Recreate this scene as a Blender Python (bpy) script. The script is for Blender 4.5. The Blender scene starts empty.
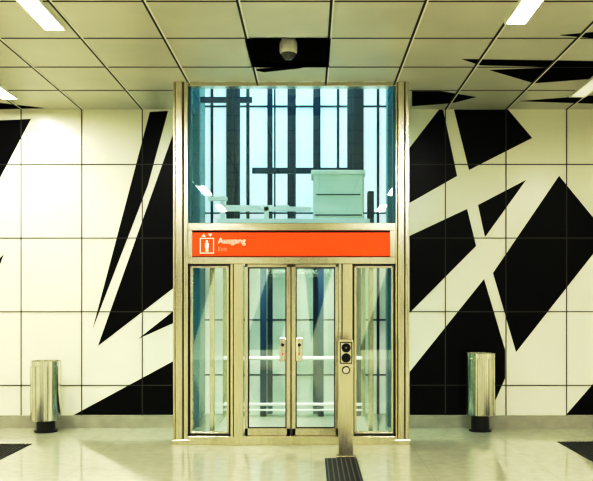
import bpy, bmesh, math, random
from mathutils import Vector
random.seed(3)
S=bpy.context.scene
S.view_settings.view_transform='Standard'
try:
    vs=S.view_settings; vs.use_curve_mapping=True
    cm=vs.curve_mapping; c=cm.curves[3]
    c.points.new(0.08,0.045); c.points.new(0.52,0.62)
    cm.update()
except Exception as ex: print(ex)
H=4.36; YW=1.41
# ---------------------------------------------------------------- materials
def mat(name,col,rough=0.5,metal=0.0,spec=0.5,emis=None,es=0.0,var=0.0,scale=3.0,stretch=(1,1,1),bump=0.0,rvar=0.0):
    m=bpy.data.materials.new(name); m.use_nodes=True
    nt=m.node_tree; b=nt.nodes['Principled BSDF']
    b.inputs['Base Color'].default_value=(*col,1); b.inputs['Roughness'].default_value=rough
    b.inputs['Metallic'].default_value=metal; b.inputs['Specular IOR Level'].default_value=spec
    if emis: b.inputs['Emission Color'].default_value=(*emis,1); b.inputs['Emission Strength'].default_value=es
    if var or bump or rvar:
        tc=nt.nodes.new('ShaderNodeTexCoord'); mp=nt.nodes.new('ShaderNodeMapping'); mp.inputs['Scale'].default_value=stretch
        n=nt.nodes.new('ShaderNodeTexNoise'); n.inputs['Scale'].default_value=scale; n.inputs['Detail'].default_value=6
        nt.links.new(tc.outputs['Object'],mp.inputs[0]); nt.links.new(mp.outputs[0],n.inputs[0])
        if var:
            r=nt.nodes.new('ShaderNodeValToRGB')
            r.color_ramp.elements[0].position=0.3; r.color_ramp.elements[1].position=0.7
            r.color_ramp.elements[0].color=(*[c*(1-var) for c in col],1)
            r.color_ramp.elements[1].color=(*[min(1,c*(1+var)) for c in col],1)
            nt.links.new(n.outputs[0],r.inputs[0]); nt.links.new(r.outputs[0],b.inputs['Base Color'])
        if rvar:
            mr=nt.nodes.new('ShaderNodeMapRange'); mr.inputs['To Min'].default_value=max(0.02,rough-rvar); mr.inputs['To Max'].default_value=rough+rvar
            nt.links.new(n.outputs[0],mr.inputs[0]); nt.links.new(mr.outputs[0],b.inputs['Roughness'])
        if bump:
            bp=nt.nodes.new('ShaderNodeBump'); bp.inputs['Strength'].default_value=bump; bp.inputs['Distance'].default_value=0.01
            nt.links.new(n.outputs[0],bp.inputs['Height']); nt.links.new(bp.outputs[0],b.inputs['Normal'])
    return m
def glass(name,tint,gl=0.08,rough=0.02):
    m=bpy.data.materials.new(name); m.use_nodes=True; nt=m.node_tree; nt.nodes.clear()
    o=nt.nodes.new('ShaderNodeOutputMaterial'); mx=nt.nodes.new('ShaderNodeMixShader')
    t=nt.nodes.new('ShaderNodeBsdfTransparent'); t.inputs[0].default_value=(*tint,1)
    g=nt.nodes.new('ShaderNodeBsdfGlossy'); g.inputs['Roughness'].default_value=rough; g.inputs[0].default_value=(0.9,1,0.95,1)
    mx.inputs[0].default_value=gl
    nt.links.new(t.outputs[0],mx.inputs[1]); nt.links.new(g.outputs[0],mx.inputs[2]); nt.links.new(mx.outputs[0],o.inputs[0])
    return m
M_wall=mat('wall_enamel',(0.86,0.85,0.69),0.20,spec=0.6,var=0.02,scale=1.2)
M_black=mat('mural_black',(0.003,0.003,0.0035),0.3,spec=0.10)
M_blackc=mat('ceiling_mural_black',(0.004,0.004,0.004),1.0,spec=0.0)
M_joint=mat('joint_dark',(0.05,0.048,0.035),0.8)
M_ceil=mat('ceiling_panel',(0.55,0.54,0.43),0.38,var=0.06,scale=1.1)
M_cj=mat('ceiling_joint',(0.012,0.012,0.009),0.8)
M_lip=mat('ceiling_lip',(0.80,0.78,0.66),0.4)
M_steel=mat('champagne_steel',(0.74,0.70,0.56),0.2,metal=1,var=0.12,scale=14,stretch=(8,8,0.3),rvar=0.06)
M_steel2=mat('bin_steel',(0.78,0.77,0.70),0.17,metal=1,var=0.25,scale=9,stretch=(5,5,0.05))  # brushed streaks, with light and dark reflection bands painted into the colour
M_dark=mat('dark_metal',(0.03,0.03,0.028),0.4,metal=0.6)
M_blk=mat('black_plastic',(0.006,0.006,0.006),0.3,spec=0.25)
M_grate=mat('grate_rubber',(0.010,0.010,0.010),0.6,spec=0.2)
M_grib=mat('grate_rib',(0.05,0.05,0.045),0.5,spec=0.3)
M_lens=mat('lens_grey',(0.25,0.25,0.22),0.2)
M_navy=mat('navy_paint',(0.008,0.045,0.09),0.4)
M_teal=mat('teal_paint',(0.02,0.15,0.21),0.4)
M_tealwall=mat('shaft_wall',(0.38,0.60,0.62),0.5,var=0.08)
M_red=mat('sign_red',(0.85,0.10,0.015),0.35,spec=0.2,emis=(1,0.12,0.01),es=0.22)
M_white=mat('sign_white',(0.88,0.84,0.74),0.5,emis=(1,.9,.75),es=.25)
M_pink=mat('sign_small_text',(0.9,0.36,0.24),0.5)
M_lamp=mat('lamp_diffuser',(0.9,0.9,0.85),0.5,emis=(1,0.975,0.87),es=96)
M_lampdim=mat('lamp_diffuser_low',(0.8,0.8,0.7),0.5,emis=(1,0.93,0.72),es=0.4)
M_carlamp=mat('cabin_lamp',(0.9,0.9,0.85),0.5,emis=(0.9,1,0.93),es=19)
M_box=mat('machine_box',(0.86,0.90,0.80),0.5,var=0.04)
M_railw=mat('pale_rail',(0.9,0.93,0.9),0.3,metal=0.1)
M_glass=glass('glass_cyan',(0.84,0.96,0.985),0.07)
M_glass2=glass('glass_clear',(0.95,0.98,0.95),0.14)
M_glasscar=glass('glass_cabin',(0.90,0.96,0.95),0.07)
M_base=mat('baseboard_stone',(0.36,0.355,0.28),0.4,var=0.1,scale=6)
M_carfloor=mat('cabin_floor',(0.4,0.42,0.33),0.4)
M_redled=mat('red_led',(0.8,0.02,0.01),0.4,emis=(1,0.03,0.01),es=.5)
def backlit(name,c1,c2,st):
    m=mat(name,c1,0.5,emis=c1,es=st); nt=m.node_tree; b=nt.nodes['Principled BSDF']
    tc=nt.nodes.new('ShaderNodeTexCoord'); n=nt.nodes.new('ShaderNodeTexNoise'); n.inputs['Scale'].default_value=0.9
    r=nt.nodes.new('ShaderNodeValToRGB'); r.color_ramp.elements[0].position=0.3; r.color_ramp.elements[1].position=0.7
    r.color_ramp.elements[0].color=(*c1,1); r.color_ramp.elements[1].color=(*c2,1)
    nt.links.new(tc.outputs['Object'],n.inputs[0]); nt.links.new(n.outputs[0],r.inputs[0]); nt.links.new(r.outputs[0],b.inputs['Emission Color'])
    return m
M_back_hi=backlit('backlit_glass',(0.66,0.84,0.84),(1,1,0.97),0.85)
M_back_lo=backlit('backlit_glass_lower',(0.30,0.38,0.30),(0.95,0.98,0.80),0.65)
# floor
M_floor=bpy.data.materials.new('floor_stone'); M_floor.use_nodes=True
nt=M_floor.node_tree; b=nt.nodes['Principled BSDF']
tc=nt.nodes.new('ShaderNodeTexCoord'); br=nt.nodes.new('ShaderNodeTexBrick')
br.offset=0; br.inputs['Scale'].default_value=1; br.inputs['Brick Width'].default_value=1.2; br.inputs['Row Height'].default_value=0.6
br.inputs['Mortar Size'].default_value=0.0025
br.inputs['Color1'].default_value=(0.57,0.565,0.42,1); br.inputs['Color2'].default_value=(0.54,0.535,0.40,1); br.inputs['Mortar'].default_value=(0.42,0.41,0.3,1)
n=nt.nodes.new('ShaderNodeTexNoise'); n.inputs['Scale'].default_value=9; n.inputs['Detail'].default_value=8
mx=nt.nodes.new('ShaderNodeMixRGB'); mx.blend_type='MULTIPLY'; mx.inputs[0].default_value=0.3
nt.links.new(tc.outputs['Object'],br.inputs[0]); nt.links.new(tc.outputs['Object'],n.inputs[0])
nt.links.new(br.outputs[0],mx.inputs[1]); nt.links.new(n.outputs[0],mx.inputs[2]); nt.links.new(mx.outputs[0],b.inputs['Base Color'])
mr=nt.nodes.new('ShaderNodeMapRange'); mr.inputs['To Min'].default_value=0.03; mr.inputs['To Max'].default_value=0.13
b.inputs['Specular IOR Level'].default_value=1.0; b.inputs['IOR'].default_value=1.6
nt.links.new(n.outputs[0],mr.inputs[0]); nt.links.new(mr.outputs[0],b.inputs['Roughness'])
# ---------------------------------------------------------------- helpers
def empty(name,loc=(0,0,0)):
    e=bpy.data.objects.new(name,None); S.collection.objects.link(e); e.location=loc; e.empty_display_size=0.1; return e
def finish(name,bm,m,parent=None,bevel=0,smooth=False):
    me=bpy.data.meshes.new(name); bm.normal_update(); bm.to_mesh(me); bm.free()
    o=bpy.data.objects.new(name,me); S.collection.objects.link(o)
    for k in (m if isinstance(m,list) else [m]): me.materials.append(k)
    if bevel:
        md=o.modifiers.new('b','BEVEL'); md.width=bevel; md.segments=2; md.limit_method='ANGLE'
    if smooth:
        for p in me.polygons: p.use_smooth=True
    if parent:
        o.parent=parent
        o.location=-Vector(parent.location)
    return o
def addbox(bm,x0,x1,y0,y1,z0,z1,mi=0):
    v=[bm.verts.new(p) for p in [(x0,y0,z0),(x1,y0,z0),(x1,y1,z0),(x0,y1,z0),(x0,y0,z1),(x1,y0,z1),(x1,y1,z1),(x0,y1,z1)]]
    for f in [(3,2,1,0),(4,5,6,7),(0,1,5,4),(1,2,6,5),(2,3,7,6),(3,0,4,7)]:
        fc=bm.faces.new([v[i] for i in f]); fc.material_index=mi
def boxes(name,L,m,parent=None,bevel=0):
    bm=bmesh.new()
    for t in L: addbox(bm,*t)
    return finish(name,bm,m,parent,bevel)
def box(name,x0,x1,y0,y1,z0,z1,m,parent=None,bevel=0):
    return boxes(name,[(x0,x1,y0,y1,z0,z1)],m,parent,bevel)
def lathe(name,prof,cx,cy,m,parent=None,seg=48,smooth=True):
    bm=bmesh.new(); rings=[]
    for r,z in prof:
        rings.append([bm.verts.new((cx+r*math.cos(2*math.pi*i/seg),cy+r*math.sin(2*math.pi*i/seg),z)) for i in range(seg)])
    for a,b_ in zip(rings,rings[1:]):
        for i in range(seg):
            bm.faces.new([a[i],a[(i+1)%seg],b_[(i+1)%seg],b_[i]])
    bm.faces.new(rings[0][::-1]); bm.faces.new(rings[-1])
    o=finish(name,bm,m,parent,0,smooth)
    if smooth:
        md=o.modifiers.new('e','EDGE_SPLIT'); md.split_angle=math.radians(35)
    return o
def disc(name,cx,cz,y,r,t,m,parent,seg=24):
    bm=bmesh.new()
    a=[bm.verts.new((cx+r*math.cos(2*math.pi*i/seg),y,cz+r*math.sin(2*math.pi*i/seg))) for i in range(seg)]
    c=[bm.verts.new((v.co.x,y-t,v.co.z)) for v in a]
    bm.faces.new(a[::-1]); bm.faces.new(c)
    for i in range(seg): bm.faces.new([a[i],a[(i+1)%seg],c[(i+1)%seg],c[i]])
    bmesh.ops.recalc_face_normals(bm,faces=bm.faces)
    return finish(name,bm,m,parent)
def tube(name,pts,r,m,parent=None):
    c=bpy.data.curves.new(name,'CURVE'); c.dimensions='3D'; c.bevel_depth=r; c.bevel_resolution=3; c.use_fill_caps=True
    sp=c.splines.new('POLY'); sp.points.add(len(pts)-1)
    off=Vector(parent.location) if parent else Vector()
    for i,p in enumerate(pts): sp.points[i].co=(*(Vector(p)-off),1)
    o=bpy.data.objects.new(name,c); S.collection.objects.link(o); c.materials.append(m)
    if parent: o.parent=parent
    return o
def fx(px): return (px-311)/83.33
def fz(py): return 1.68+(305-py)/83.33
def W(px,py,s=73.0): return ((px-311)/s, 1.68+(305-py)/s)
def C(px,py):
    d=833*(H-1.68)/(305-py); return ((px-311)*d/833, d-10)
GX=[-0.65+0.83*k for k in range(-10,12)]
GY=[1.41-1.015*k for k in range(0,18)]
XL,XR=-1.656,1.176
# ---------------------------------------------------------------- shell
YF=-15.5; XE=8.6
box('floor',-XE,XE,YF,3.1,-0.15,0,M_floor)
bm=bmesh.new()
addbox(bm,-XE,XL,YW,YW+0.2,0,H+0.4); addbox(bm,XR,XE,YW,YW+0.2,0,H+0.4)
wall=finish('wall_back',bm,M_wall)
L=[]
for gx in GX:
    if XL<gx<XR or abs(gx)>XE: continue
    L.append((gx-0.006,gx+0.006,YW-0.008,YW,0.17,H))
for k in range(4):
    z=1.68+(305-(164.5+73.6*k))/73
    L.append((-XE,XL-0.01,YW-0.008,YW,z-0.006,z+0.006)); L.append((XR+0.01,XE,YW-0.008,YW,z-0.006,z+0.006))
boxes('panel_joints',L,M_joint,wall)
box('baseboard_left',-XE,XL-0.01,YW-0.03,YW,0,0.17,M_base)
box('baseboard_right',XR+0.01,XE,YW-0.03,YW,0,0.17,M_base)
box('wall_front',-XE,XE,YF-0.2,YF,0,H+0.4,M_wall)
box('wall_left',-XE-0.2,-XE,YF,YW+0.2,0,H+0.4,M_wall)
box('wall_right',XE,XE+0.2,YF,YW+0.2,0,H+0.4,M_wall)
# mural
def prism(bm,pts,y0,y1):
    a=[bm.verts.new((x,y0,z)) for x,z in pts]; c=[bm.verts.new((x,y1,z)) for x,z in pts]
    bm.faces.new(a); bm.faces.new(c[::-1])
    for i in range(len(a)):
        j=(i+1)%len(a); bm.faces.new([a[j],a[i],c[i],c[j]])
polys=[
 [(-30,122),(31,119),(0,178),(-30,225)],
 [(150,112),(168,111),(148,185),(93,328),(121,222)],
 [(173.5,133),(98,346),(173.5,288)],
 [(173.5,311),(138,339),(173.5,323)],
 [(173.5,361),(74,416),(173.5,416)],
 [(-40,300),(4,254),(-10,292)],
 [(454,108),(508,105),(532,138),(469,170)],
 [(439,107),(443,109),(457,176),(409.5,203),(409.5,148)],
 [(478,205),(526,180),(485,237)],
 [(409.5,236),(467,209),(476,246),(409.5,313)],
 [(409.5,372),(484,279),(505,350),(505,378),(492,408),(466,416),(409.5,416)],
 [(559,176),(600,226),(600,245),(516,352),(493,273)],
 [(640,330),(640,416),(566,416)],
]
bm=bmesh.new()
for p in polys:
    pts=[W(*q) for q in p]; pts=[(x,min(max(z,0.175),H-0.005)) for x,z in pts]
    prism(bm,pts,YW-0.004,YW)
bmesh.ops.recalc_face_normals(bm,faces=bm.faces)
finish('wall_mural',bm,M_black)
# opposite wall mural (seen only as reflections)
bm=bmesh.new()
for i in range(9):
    x=-7.5+i*1.8; pts=[(x,0.3),(x+1.1,0.3),(x+2.0,3.9),(x+1.3,4.1)] if i%2 else [(x,4.1),(x+1.2,3.6),(x+0.3,0.5)]
    prism(bm,pts,YF,YF+0.004)
bmesh.ops.recalc_face_normals(bm,faces=bm.faces)
finish('wall_mural',bm,M_black)
# ceiling
hole1=(-0.65,0.18,GY[3],GY[2]); hole2=(XL,XR,0.0,YW+0.0)
def inh(x,y):
    for h in (hole1,hole2):
        if h[0]-1e-4<x<h[1]+1e-4 and h[2]-1e-4<y<h[3]+1e-4: return True
    return False
xs=sorted(set([-XE,XE,XL,XR]+[round(g,4) for g in GX if abs(g)<XE]))
ys=sorted(set([YF,YW,0.0]+[g for g in GY if YF<g<YW]))
bm=bmesh.new()
for a,b_ in zip(xs,xs[1:]):
    for c,d in zip(ys,ys[1:]):
        if not inh((a+b_)/2,(c+d)/2): addbox(bm,a,b_,c,d,H,H+0.05)
ceil=finish('ceiling',bm,M_ceil)
L=[];LL=[]
for gx in GX:
    if abs(gx)>XE: continue
    for c,d in zip(ys,ys[1:]):
        m_=(c+d)/2
        if inh(gx,m_): continue
        L.append((gx-0.011,gx+0.011,c,d,H-0.004,H+0.002))
        LL.append((gx+0.011,gx+0.026,c,d,H-0.006,H+0.002))
for gy in GY[1:]:
    for a,b_ in zip(xs,xs[1:]):
        if inh((a+b_)/2,gy): continue
        L.append((a,b_,gy-0.009,gy+0.009,H-0.004,H+0.002))
boxes('ceiling_joints',L,M_cj,ceil); boxes('ceiling_lips',LL,M_lip,ceil)
# recess over the open panel
h=hole1
boxes('ceiling_recess',[(h[0]-.02,h[0],h[2],h[3],H,H+0.5),(h[1],h[1]+.02,h[2],h[3],H,H+0.5),(h[0],h[1],h[2]-.02,h[2],H,H+.5),(h[0],h[1],h[3],h[3]+.02,H,H+.5),(h[0],h[1],h[2],h[3],H+.5,H+.52)],M_blk,ceil)
# ceiling mural
cp=[
 [(252,69.5),(311,64),(300,68),(264,72)],
 [(462,59),(593,61),(640,62),(640,67),(560,67),(480,65)],
 [(490,70),(560,67),(640,66),(640,75),(534,83)],
 [(412,91),(440,91),(476,97),(452,103),(412,106)],
 [(-60,98),(0,103),(44,108),(0,115),(-60,118)],
 [(560,35),(640,28),(640,42)],
 [(520,101),(640,92),(640,105)],
]
bm=bmesh.new()
for p in cp:
    pts=[C(*q) for q in p]; pts=[(x,min(y,YW-0.01)) for x,y in pts]
    a=[bm.verts.new((x,y,H-0.003)) for x,y in pts]; c=[bm.verts.new((x,y,H)) for x,y in pts]
    bm.faces.new(a); bm.faces.new(c[::-1])
    for i in range(len(a)):
        j=(i+1)%len(a); bm.faces.new([a[j],a[i],c[i],c[j]])
bmesh.ops.recalc_face_normals(bm,faces=bm.faces)
finish('ceiling_mural',bm,M_blackc)
# ---------------------------------------------------------------- lamps
def lamp(x,y0,y1,m=M_lamp):
    e=empty('ceiling_lamp',(x,(y0+y1)/2,H))
    w=0.085
    boxes('housing',[(x-w-.02,x-w,y0,y1,H-.03,H),(x+w,x+w+.02,y0,y1,H-.03,H),(x-w-.02,x+w+.02,y0-.02,y0,H-.03,H),(x-w-.02,x+w+.02,y1,y1+.02,H-.03,H)],M_lip,e)
    box('diffuser',x-w,x+w,y0,y1,H-.022,H-.004,m,e)
lamp(-2.47,-3.5,-1.97); lamp(1.93,-3.65,-2.15)
lamp(-3.88,-0.9,0.72); lamp(3.40,-0.55,0.62,M_lampdim)
for x in (-6.6,6.4): lamp(x,-1.5,0.0)
for y in (-6.5,-10,-13.5):
    for x in (-5.3,-2.47,1.93,5.0): lamp(x,y,y+1.5)
# ---------------------------------------------------------------- elevator
E=empty('elevator',(-0.24,0,0))
YB=2.9
# outer columns
def col(x0,x1,name):
    w=x1-x0
    boxes(name,[(x0,x0+w*0.14,-0.01,0.15,0,H),(x0+w*.18,x0+w*0.64,-0.03,0.15,0,H),(x0+w*0.72,x1,-0.015,0.15,0,H)],M_steel,E,0.008)
    boxes(name+'_groove',[(x0+.004,x1-.004,0.0,0.14,0,H)],M_dark,E)
    box(name+'_foot',x0-0.01,x1+0.01,-0.05,0.17,0,0.07,M_steel,E,0.006)
col(XL,fx(188),'column_left'); col(fx(395.5),XR,'column_right')
xi0,xi1=fx(188),fx(395.5)
box('beam_top',xi0,xi1,0,0.14,fz(86),H-0.0,M_steel,E,0.004)
box('beam_transom_upper',xi0,xi1,-0.02,0.14,fz(230.5),fz(223),M_steel,E,0.006)
box('beam_transom_lower',xi0,xi1,-0.02,0.14,fz(264),fz(257),M_steel,E,0.006)
boxes('sign_frame',[(xi0,fx(192.5),-0.02,0.1,fz(257),fz(230.5)),(fx(390),xi1,-0.02,0.1,fz(257),fz(230.5))],M_steel,E,0.004)
box('sign_backing',xi0,xi1,0.05,0.1,fz(259),fz(228),M_dark,E)
box('sill',xi0,xi1,-0.02,0.14,0.0,fz(436),M_steel,E,0.006)
box('glass_upper',xi0,xi1,0.06,0.07,fz(223),fz(86),M_glass,E)
boxes('glass_upper_edge',[(xi0,xi0+0.03,0.03,0.1,fz(223),fz(86)),(xi1-0.03,xi1,0.03,0.1,fz(223),fz(86))],M_teal,E)
# sign
box('sign_panel',fx(192.5),fx(390),-0.01,0.05,fz(256),fz(232.5),M_red,E,0.004)
def text(s,x,z,size,m,name):
    c=bpy.data.curves.new(name,'FONT'); c.body=s; c.size=size; c.extrude=0.001
    o=bpy.data.objects.new(name,c); S.collection.objects.link(o); c.materials.append(m)
    o.rotation_euler=(math.pi/2,0,0); o.parent=E; o.location=Vector((x,-0.013,z))-Vector(E.location)
text('Ausgang',fx(218),fz(243.5),0.100,M_white,'sign_text'); text('Exit',fx(218),fz(251),0.07,M_pink,'sign_subtext')
px0,px1,pz0,pz1=fx(200),fx(214),fz(253.5),fz(238)
t=0.009
Lp=[(px0,px0+t,-.014,-.01,pz0,pz1),(px1-t,px1,-.014,-.01,pz0,pz1),(px0,px1,-.014,-.01,pz0,pz0+t),(px0,px1,-.014,-.01,pz1-t,pz1)]
cxp=(px0+px1)/2
Lp+=[(cxp-.022,cxp+.022,-.014,-.01,pz0+.07,pz0+.125),(cxp-.016,cxp-.003,-.014,-.01,pz0+.02,pz0+.07),(cxp+.003,cxp+.016,-.014,-.01,pz0+.02,pz0+.07)]
boxes('sign_pictogram',Lp,M_white,E)
disc('sign_pictogram_head',cxp,pz0+.145,-0.01,0.014,0.004,M_white,E)
bm=bmesh.new(); prism(bm,[(px0+.02,pz1+.015),(px0+.07,pz1+.015),(px0+.045,pz1+.05)],-.014,-.01); prism(bm,[(px1-.07,pz1+.05),(px1-.02,pz1+.05),(px1-.045,pz1+.015)],-.014,-.01)
finish('sign_arrows',bm,M_white,E)
# lower posts / side panels
zt=fz(264); zb=fz(436)
for nm,a,b_ in (('post_left',fx(230.5),fx(243.5)),('post_right',fx(339),fx(352.5))):
    w_=b_-a
    boxes(nm,[(a,a+w_*.2,-0.015,0.14,0,zt),(a+w_*.26,b_,-0.03,0.14,0,zt)],M_steel,E,0.006)
    box(nm+'_groove',a+.004,b_-.004,0,0.13,0,zt,M_dark,E)
for nm,a,b_ in (('left',xi0,fx(230.5)),('right',fx(352.5),xi1)):
    box('side_glass_'+nm,a+.01,b_-.01,0.06,0.07,zb,zt,M_glass2,E)
    boxes('side_gasket_'+nm,[(a,a+.02,0.02,.1,zb,zt),(b_-.02,b_,0.02,.1,zb,zt),(a,b_,0.02,.1,zb,zb+.02),(a,b_,0.02,.1,zt-.02,zt)],M_dark,E)
    boxes('side_frame_'+nm,[(a+.02,a+.05,0.03,.1,zb,zt),(b_-.045,b_-.02,0.03,.1,zb,zt),(a,b_,0.03,.1,zb+.02,zb+.045),(a,b_,0.03,.1,zt-.045,zt-.02)],M_steel,E,0.004)
# doors
def door(a,b_,nm,inner):
    y0,y1=0.02,0.06
    if inner=='r': wl,wr=0.04,0.05
    else: wl,wr=0.05,0.04
    boxes('door_frame_'+nm,[(a,a+wl,y0,y1,zb,zt),(b_-wr,b_,y0,y1,zb,zt),(a,b_,y0,y1,zb,zb+.09),(a,b_,y0,y1,zt-.04,zt)],M_steel,E,0.005)
    gk=.012
    boxes('door_gasket_'+nm,[(a+wl,a+wl+gk,y0+.005,y1-.005,zb+.09,zt-.04),(b_-wr-gk,b_-wr,y0+.005,y1-.005,zb+.09,zt-.04),(a+wl,b_-wr,y0+.005,y1-.005,zb+.09,zb+.102),(a+wl,b_-wr,y0+.005,y1-.005,zt-.052,zt-.04)],M_dark,E)
    box('door_glass_'+nm,a+wl-.005,b_-wr+.005,0.036,0.044,zb+.085,zt-.035,M_glass2,E)
dm=fx(291)
door(fx(244.5),dm-.006,'left','r'); door(dm+.006,fx(338.5),'right','l')
box('door_seal',dm-.006,dm+.006,.03,.05,zb,zt,M_dark,E)
for sx,nm in ((-1,'left'),(1,'right')):
    x=dm+sx*0.10
    box('door_plate_'+nm,x-.04,x+.04,0.0,0.035,fz(362),fz(338),M_steel2,E,0.015)
    disc('door_lock_'+nm,x,fz(345),0.0,0.02,0.008,M_blk,E); disc('door_led_'+nm,x,fz(354),0.0,0.010,0.006,M_redled,E)
# exterior side glazing (protruding part)
for nm,x in (('left',XL+0.04),('right',XR-0.05)):
    box('flank_glass_'+nm,x,x+.01,0.15,YW-0.02,0.1,H,M_glasscar,E)
    boxes('flank_frame_'+nm,[(x-.02,x+.03,0.15,YW-.02,0,0.1),(x-.02,x+.03,0.15,YW-.02,2.2,2.28),(x-.02,x+.03,0.15,YW-.02,H-.08,H)],M_teal,E)
# shaft behind the wall
SH=6.6
sh=empty('elevator_shaft',(-0.24,2,0))
boxes('shaft_sides',[(XL-.1,XL+.02,YW+.0,YB,0,SH),(XR-.02,XR+.1,YW+.0,YB,0,SH),(XL-.1,XL,0,YW,H+.06,SH),(XR,XR+.1,0,YW,H+.06,SH),(XL-.1,XR+.1,-0.1,0,H+.06,SH),(XL-.1,XR+.1,-.1,YB+.1,SH,SH+.1)],M_tealwall,sh)
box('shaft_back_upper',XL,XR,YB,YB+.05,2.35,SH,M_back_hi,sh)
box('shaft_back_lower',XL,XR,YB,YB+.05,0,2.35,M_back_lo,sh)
s=833/12.88
L=[]
for px,w in ((212,.04),(228,.05),(248,.05),(270,.08),(291,.11),(316,.09),(338,.04),(362,.05),(378,.04)):
    x=(px-311)/s; L.append((x-w/2,x+w/2,YB-.05,YB,0,SH))
for z in (0.6,1.45,2.35,3.1,4.75,5.6): L.append((XL,XR,YB-.04,YB-.002,z-.012,z+.012))
boxes('shaft_mullions',L,M_navy,sh)
# guide rails, cross beams
L=[]
for px,w in ((233,.19),(354,.19)):
    x=(px-311)/69.5; L+= [(x-w/2,x+w/2,1.98,2.1,0,SH),(x-.02,x+.02,1.88,1.98,0,SH)]
boxes('guide_rails',L,M_navy,sh)
L=[(-.85,.55,2.0,2.08,3.58,3.66),(XL,-.85,2.0,2.06,4.6,4.68)]
boxes('shaft_crossbeam',L,M_navy,sh)
boxes('shaft_corner_posts',[(XL+.03,XL+.12,YW+.05,YW+.15,0,SH),(XR-.12,XR-.03,YW+.05,YW+.15,0,SH)],M_teal,sh)
for x in (-0.50,-0.22,0.12):
    tube('hoist_cable',[(x,1.5,2.6),(x,1.5,SH)],0.012,M_navy,sh)
box('shaft_fill_light',-1.0,0.6,0.5,1.2,SH-.08,SH-.02,M_carlamp,sh)  # unseen glowing panel, added to light the shaft from above
# cabin
cab=empty('elevator_cabin',(-0.24,1.3,0))
cx0,cx1,cy0,cy1=-1.25,0.77,0.28,1.85
box('cabin_floor',cx0,cx1,cy0,cy1,0.0,0.1,M_carfloor,cab)
box('cabin_roof',cx0,cx1,cy0,cy1,2.36,2.5,M_steel,cab,0.01)
box('cabin_light',cx0+.4,cx1-.4,cy0+.4,cy1-.4,2.33,2.36,M_carlamp,cab)
boxes('cabin_posts',[(x,x+.06,y,y+.06,0.1,2.36) for x in (cx0,cx1-.06) for y in (cy0,cy1-.06)],M_steel,cab,0.004)
boxes('cabin_rear_posts',[(-.72,-.63,cy1-.05,cy1,0.1,2.36),(.10,.18,cy1-.05,cy1,0.1,2.36)],M_navy,cab)
box('cabin_glass_rear',cx0+.06,cx1-.06,cy1-.03,cy1-.02,0.1,2.36,M_glasscar,cab)
box('cabin_glass_left',cx0+.02,cx0+.03,cy0+.06,cy1-.06,0.1,2.36,M_glasscar,cab)
box('cabin_glass_right',cx1-.03,cx1-.02,cy0+.06,cy1-.06,0.1,2.36,M_glasscar,cab)
for z,r in ((0.93,.026),(0.28,.022),(0.20,.014)):
    tube('handrail',[(cx0+.02,cy1-.12,z),(cx1-.05,cy1-.12,z)],r,M_railw,cab)
boxes('handrail_bracket',[(x,x+.02,cy1-.12,cy1-.03,.9,.93) for x in (-1.1,-.5,0,.6)],M_railw,cab)
# roof equipment
eq=[(0.03,.69,1.0,1.5,2.5,3.40),(0.0,.72,.97,1.53,3.40,3.46)]
boxes('machine_box',eq,M_box,cab,0.01)
boxes('machine_box_panel',[(.07,.65,.99,1.0,3.13,3.145),(.05,.67,.99,1.0,2.86,2.875)],M_navy,cab)
boxes('roof_frame',[(-1.2,.0,1.0,1.06,2.92,2.98),(-1.2,-.3,1.5,1.56,3.02,3.06),(-1.2,-1.14,1.0,1.06,2.5,3.12),(-.62,-.56,1.0,1.06,2.5,2.98),(-1.2,.75,.6,.66,2.70,2.78),(-1.35,-1.1,.9,1.0,3.05,3.1)],M_railw,cab,0.004)
boxes('cabin_sling',[(-1.2,.72,1.7,1.8,2.5,2.62),(.76,.84,1.1,1.3,2.5,3.2)],M_navy,cab)
# ---------------------------------------------------------------- call post
cpE=empty('call_button_post',(0.385,-0.85,0))
cx=.385; w=.083; y0=-.85
bm=bmesh.new()
pts=[(cx-w,0.02),(cx+w,0.02)]+[(cx+w-.03+.03*math.cos(a),1.27+.03*math.sin(a)) for a in [i*math.pi/12 for i in range(7)]]+[(cx-w+.03-.03*math.sin(a),1.27+.03*math.cos(a)) for a in [i*math.pi/12 for i in range(7)]]
prism(bm,pts,y0,y0+.09); bmesh.ops.recalc_face_normals(bm,faces=bm.faces)
finish('post_body',bm,M_steel,cpE,0.004)
box('post_foot',cx-w-.02,cx+w+.02,y0-.02,y0+.11,0,0.02,M_steel,cpE,0.004)
box('speaker_plate',cx-.068,cx+.068,y0-.006,y0,1.035,1.275,M_dark,cpE,0.005)
box('speaker_inset',cx-.058,cx+.058,y0-.009,y0-.006,1.045,1.265,M_steel,cpE)
for z,r in ((1.21,.05),(1.10,.05)):
    disc('call_lens',cx,z,y0-.009,r,.008,M_blk,cpE); 
disc('call_lens_core',cx,1.21,y0-.017,.012,.004,M_lens,cpE)
disc('call_button_ring',cx,.965,y0,.045,.008,M_blk,cpE); disc('call_button',cx,.965,y0-.008,.034,.008,M_steel2,cpE)
# ---------------------------------------------------------------- tactile mats
def mat_grate(x0,x1,y0,y1):
    e=empty('tactile_floor_strip',((x0+x1)/2,(y0+y1)/2,0))
    box('strip_base',x0,x1,y0,y1,0,0.004,M_grate,e)
    L=[];x=x0+.02
    while x<x1-.02:
        L.append((x,x+.012,y0+.01,y1-.01,0.004,0.009)); x+=.05
    boxes('strip_ribs',L,M_grib,e)
mat_grate(.15,.50,-3.2,-.87); mat_grate(-5.2,-3.37,-2.6,.07); mat_grate(3.02,4.9,-2.6,.22)
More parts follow.
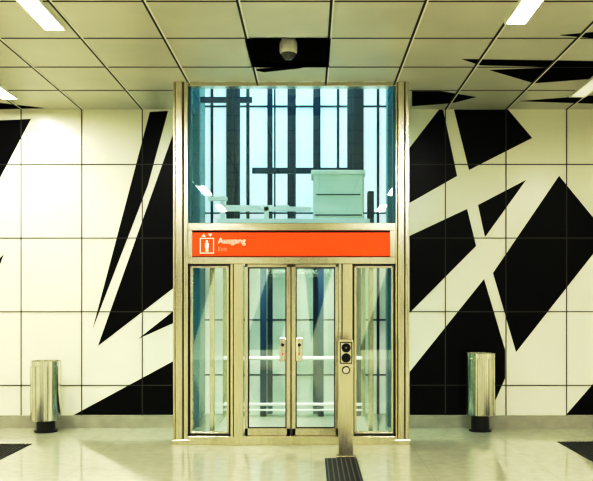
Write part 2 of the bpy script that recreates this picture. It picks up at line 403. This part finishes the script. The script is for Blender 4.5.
# ---------------------------------------------------------------- bins
def bin_(x,y,zb_,zt_):
    e=empty('trash_can',(x,y,0)); R=.197
    lathe('pedestal',[(.15,0),(.15,.02),(.12,.03),(.12,zb_)],x,y,M_dark,e)
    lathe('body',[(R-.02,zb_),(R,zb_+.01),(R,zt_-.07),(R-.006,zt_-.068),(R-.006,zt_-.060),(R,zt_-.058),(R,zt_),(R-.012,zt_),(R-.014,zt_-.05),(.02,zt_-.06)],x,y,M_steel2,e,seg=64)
    bm=bmesh.new()
    for i in range(8):
        a=2*math.pi*(i+.5)/8
        ca,sa=math.cos(a),math.sin(a); p=[]
        for (rr,tt) in ((R-.004,-.003),(R+.002,-.003),(R+.002,.003),(R-.004,.003)):
            p.append((x+rr*ca-tt*sa,y+rr*sa+tt*ca))
        va=[bm.verts.new((q[0],q[1],zb_+.01)) for q in p]; vb=[bm.verts.new((q[0],q[1],zt_-.07)) for q in p]
        for k in range(4): bm.faces.new([va[k],va[(k+1)%4],vb[(k+1)%4],vb[k]])
        bm.faces.new(va[::-1]); bm.faces.new(vb)
    finish('body_seams',bm,M_dark,e)
    lathe('opening',[(R-.03,zt_-.045),(R-.03,zt_-.04)],x,y,M_blk,e)
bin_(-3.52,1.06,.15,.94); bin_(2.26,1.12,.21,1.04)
# ---------------------------------------------------------------- cctv
e=empty('surveillance_camera',(-.24,-1.15,H))
X,Y=-.24,-1.15
M_ch=mat('cctv_housing',(.85,.83,.72),.4)
lathe('mount',[(.05,H+.5),(.05,H+.46),(.02,H+.45),(.02,H+.16)][::-1],X,Y,M_ch,e)
lathe('housing',[(.085,H-.01),(.095,H+.01),(.095,H+.10),(.07,H+.15),(.03,H+.17)],X,Y,M_ch,e)
lathe('dome',[(.01,H-.075),(.04,H-.067),(.065,H-.045),(.078,H-.02),(.08,H-.01)],X,Y,mat('cctv_dome',(.08,.08,.07),.08),e)
# ---------------------------------------------------------------- world/camera
w=bpy.data.worlds.new('world'); S.world=w; w.use_nodes=True
w.node_tree.nodes['Background'].inputs[0].default_value=(.8,.78,.6,1); w.node_tree.nodes['Background'].inputs[1].default_value=.3
cd=bpy.data.cameras.new('camera'); co=bpy.data.objects.new('camera',cd); S.collection.objects.link(co)
co.location=(0,-10,1.68); co.rotation_euler=(math.pi/2,0,0)
cd.sensor_width=36; cd.lens=833*36/593; cd.shift_x=-14.5/593; cd.shift_y=64.5/593
S.camera=co
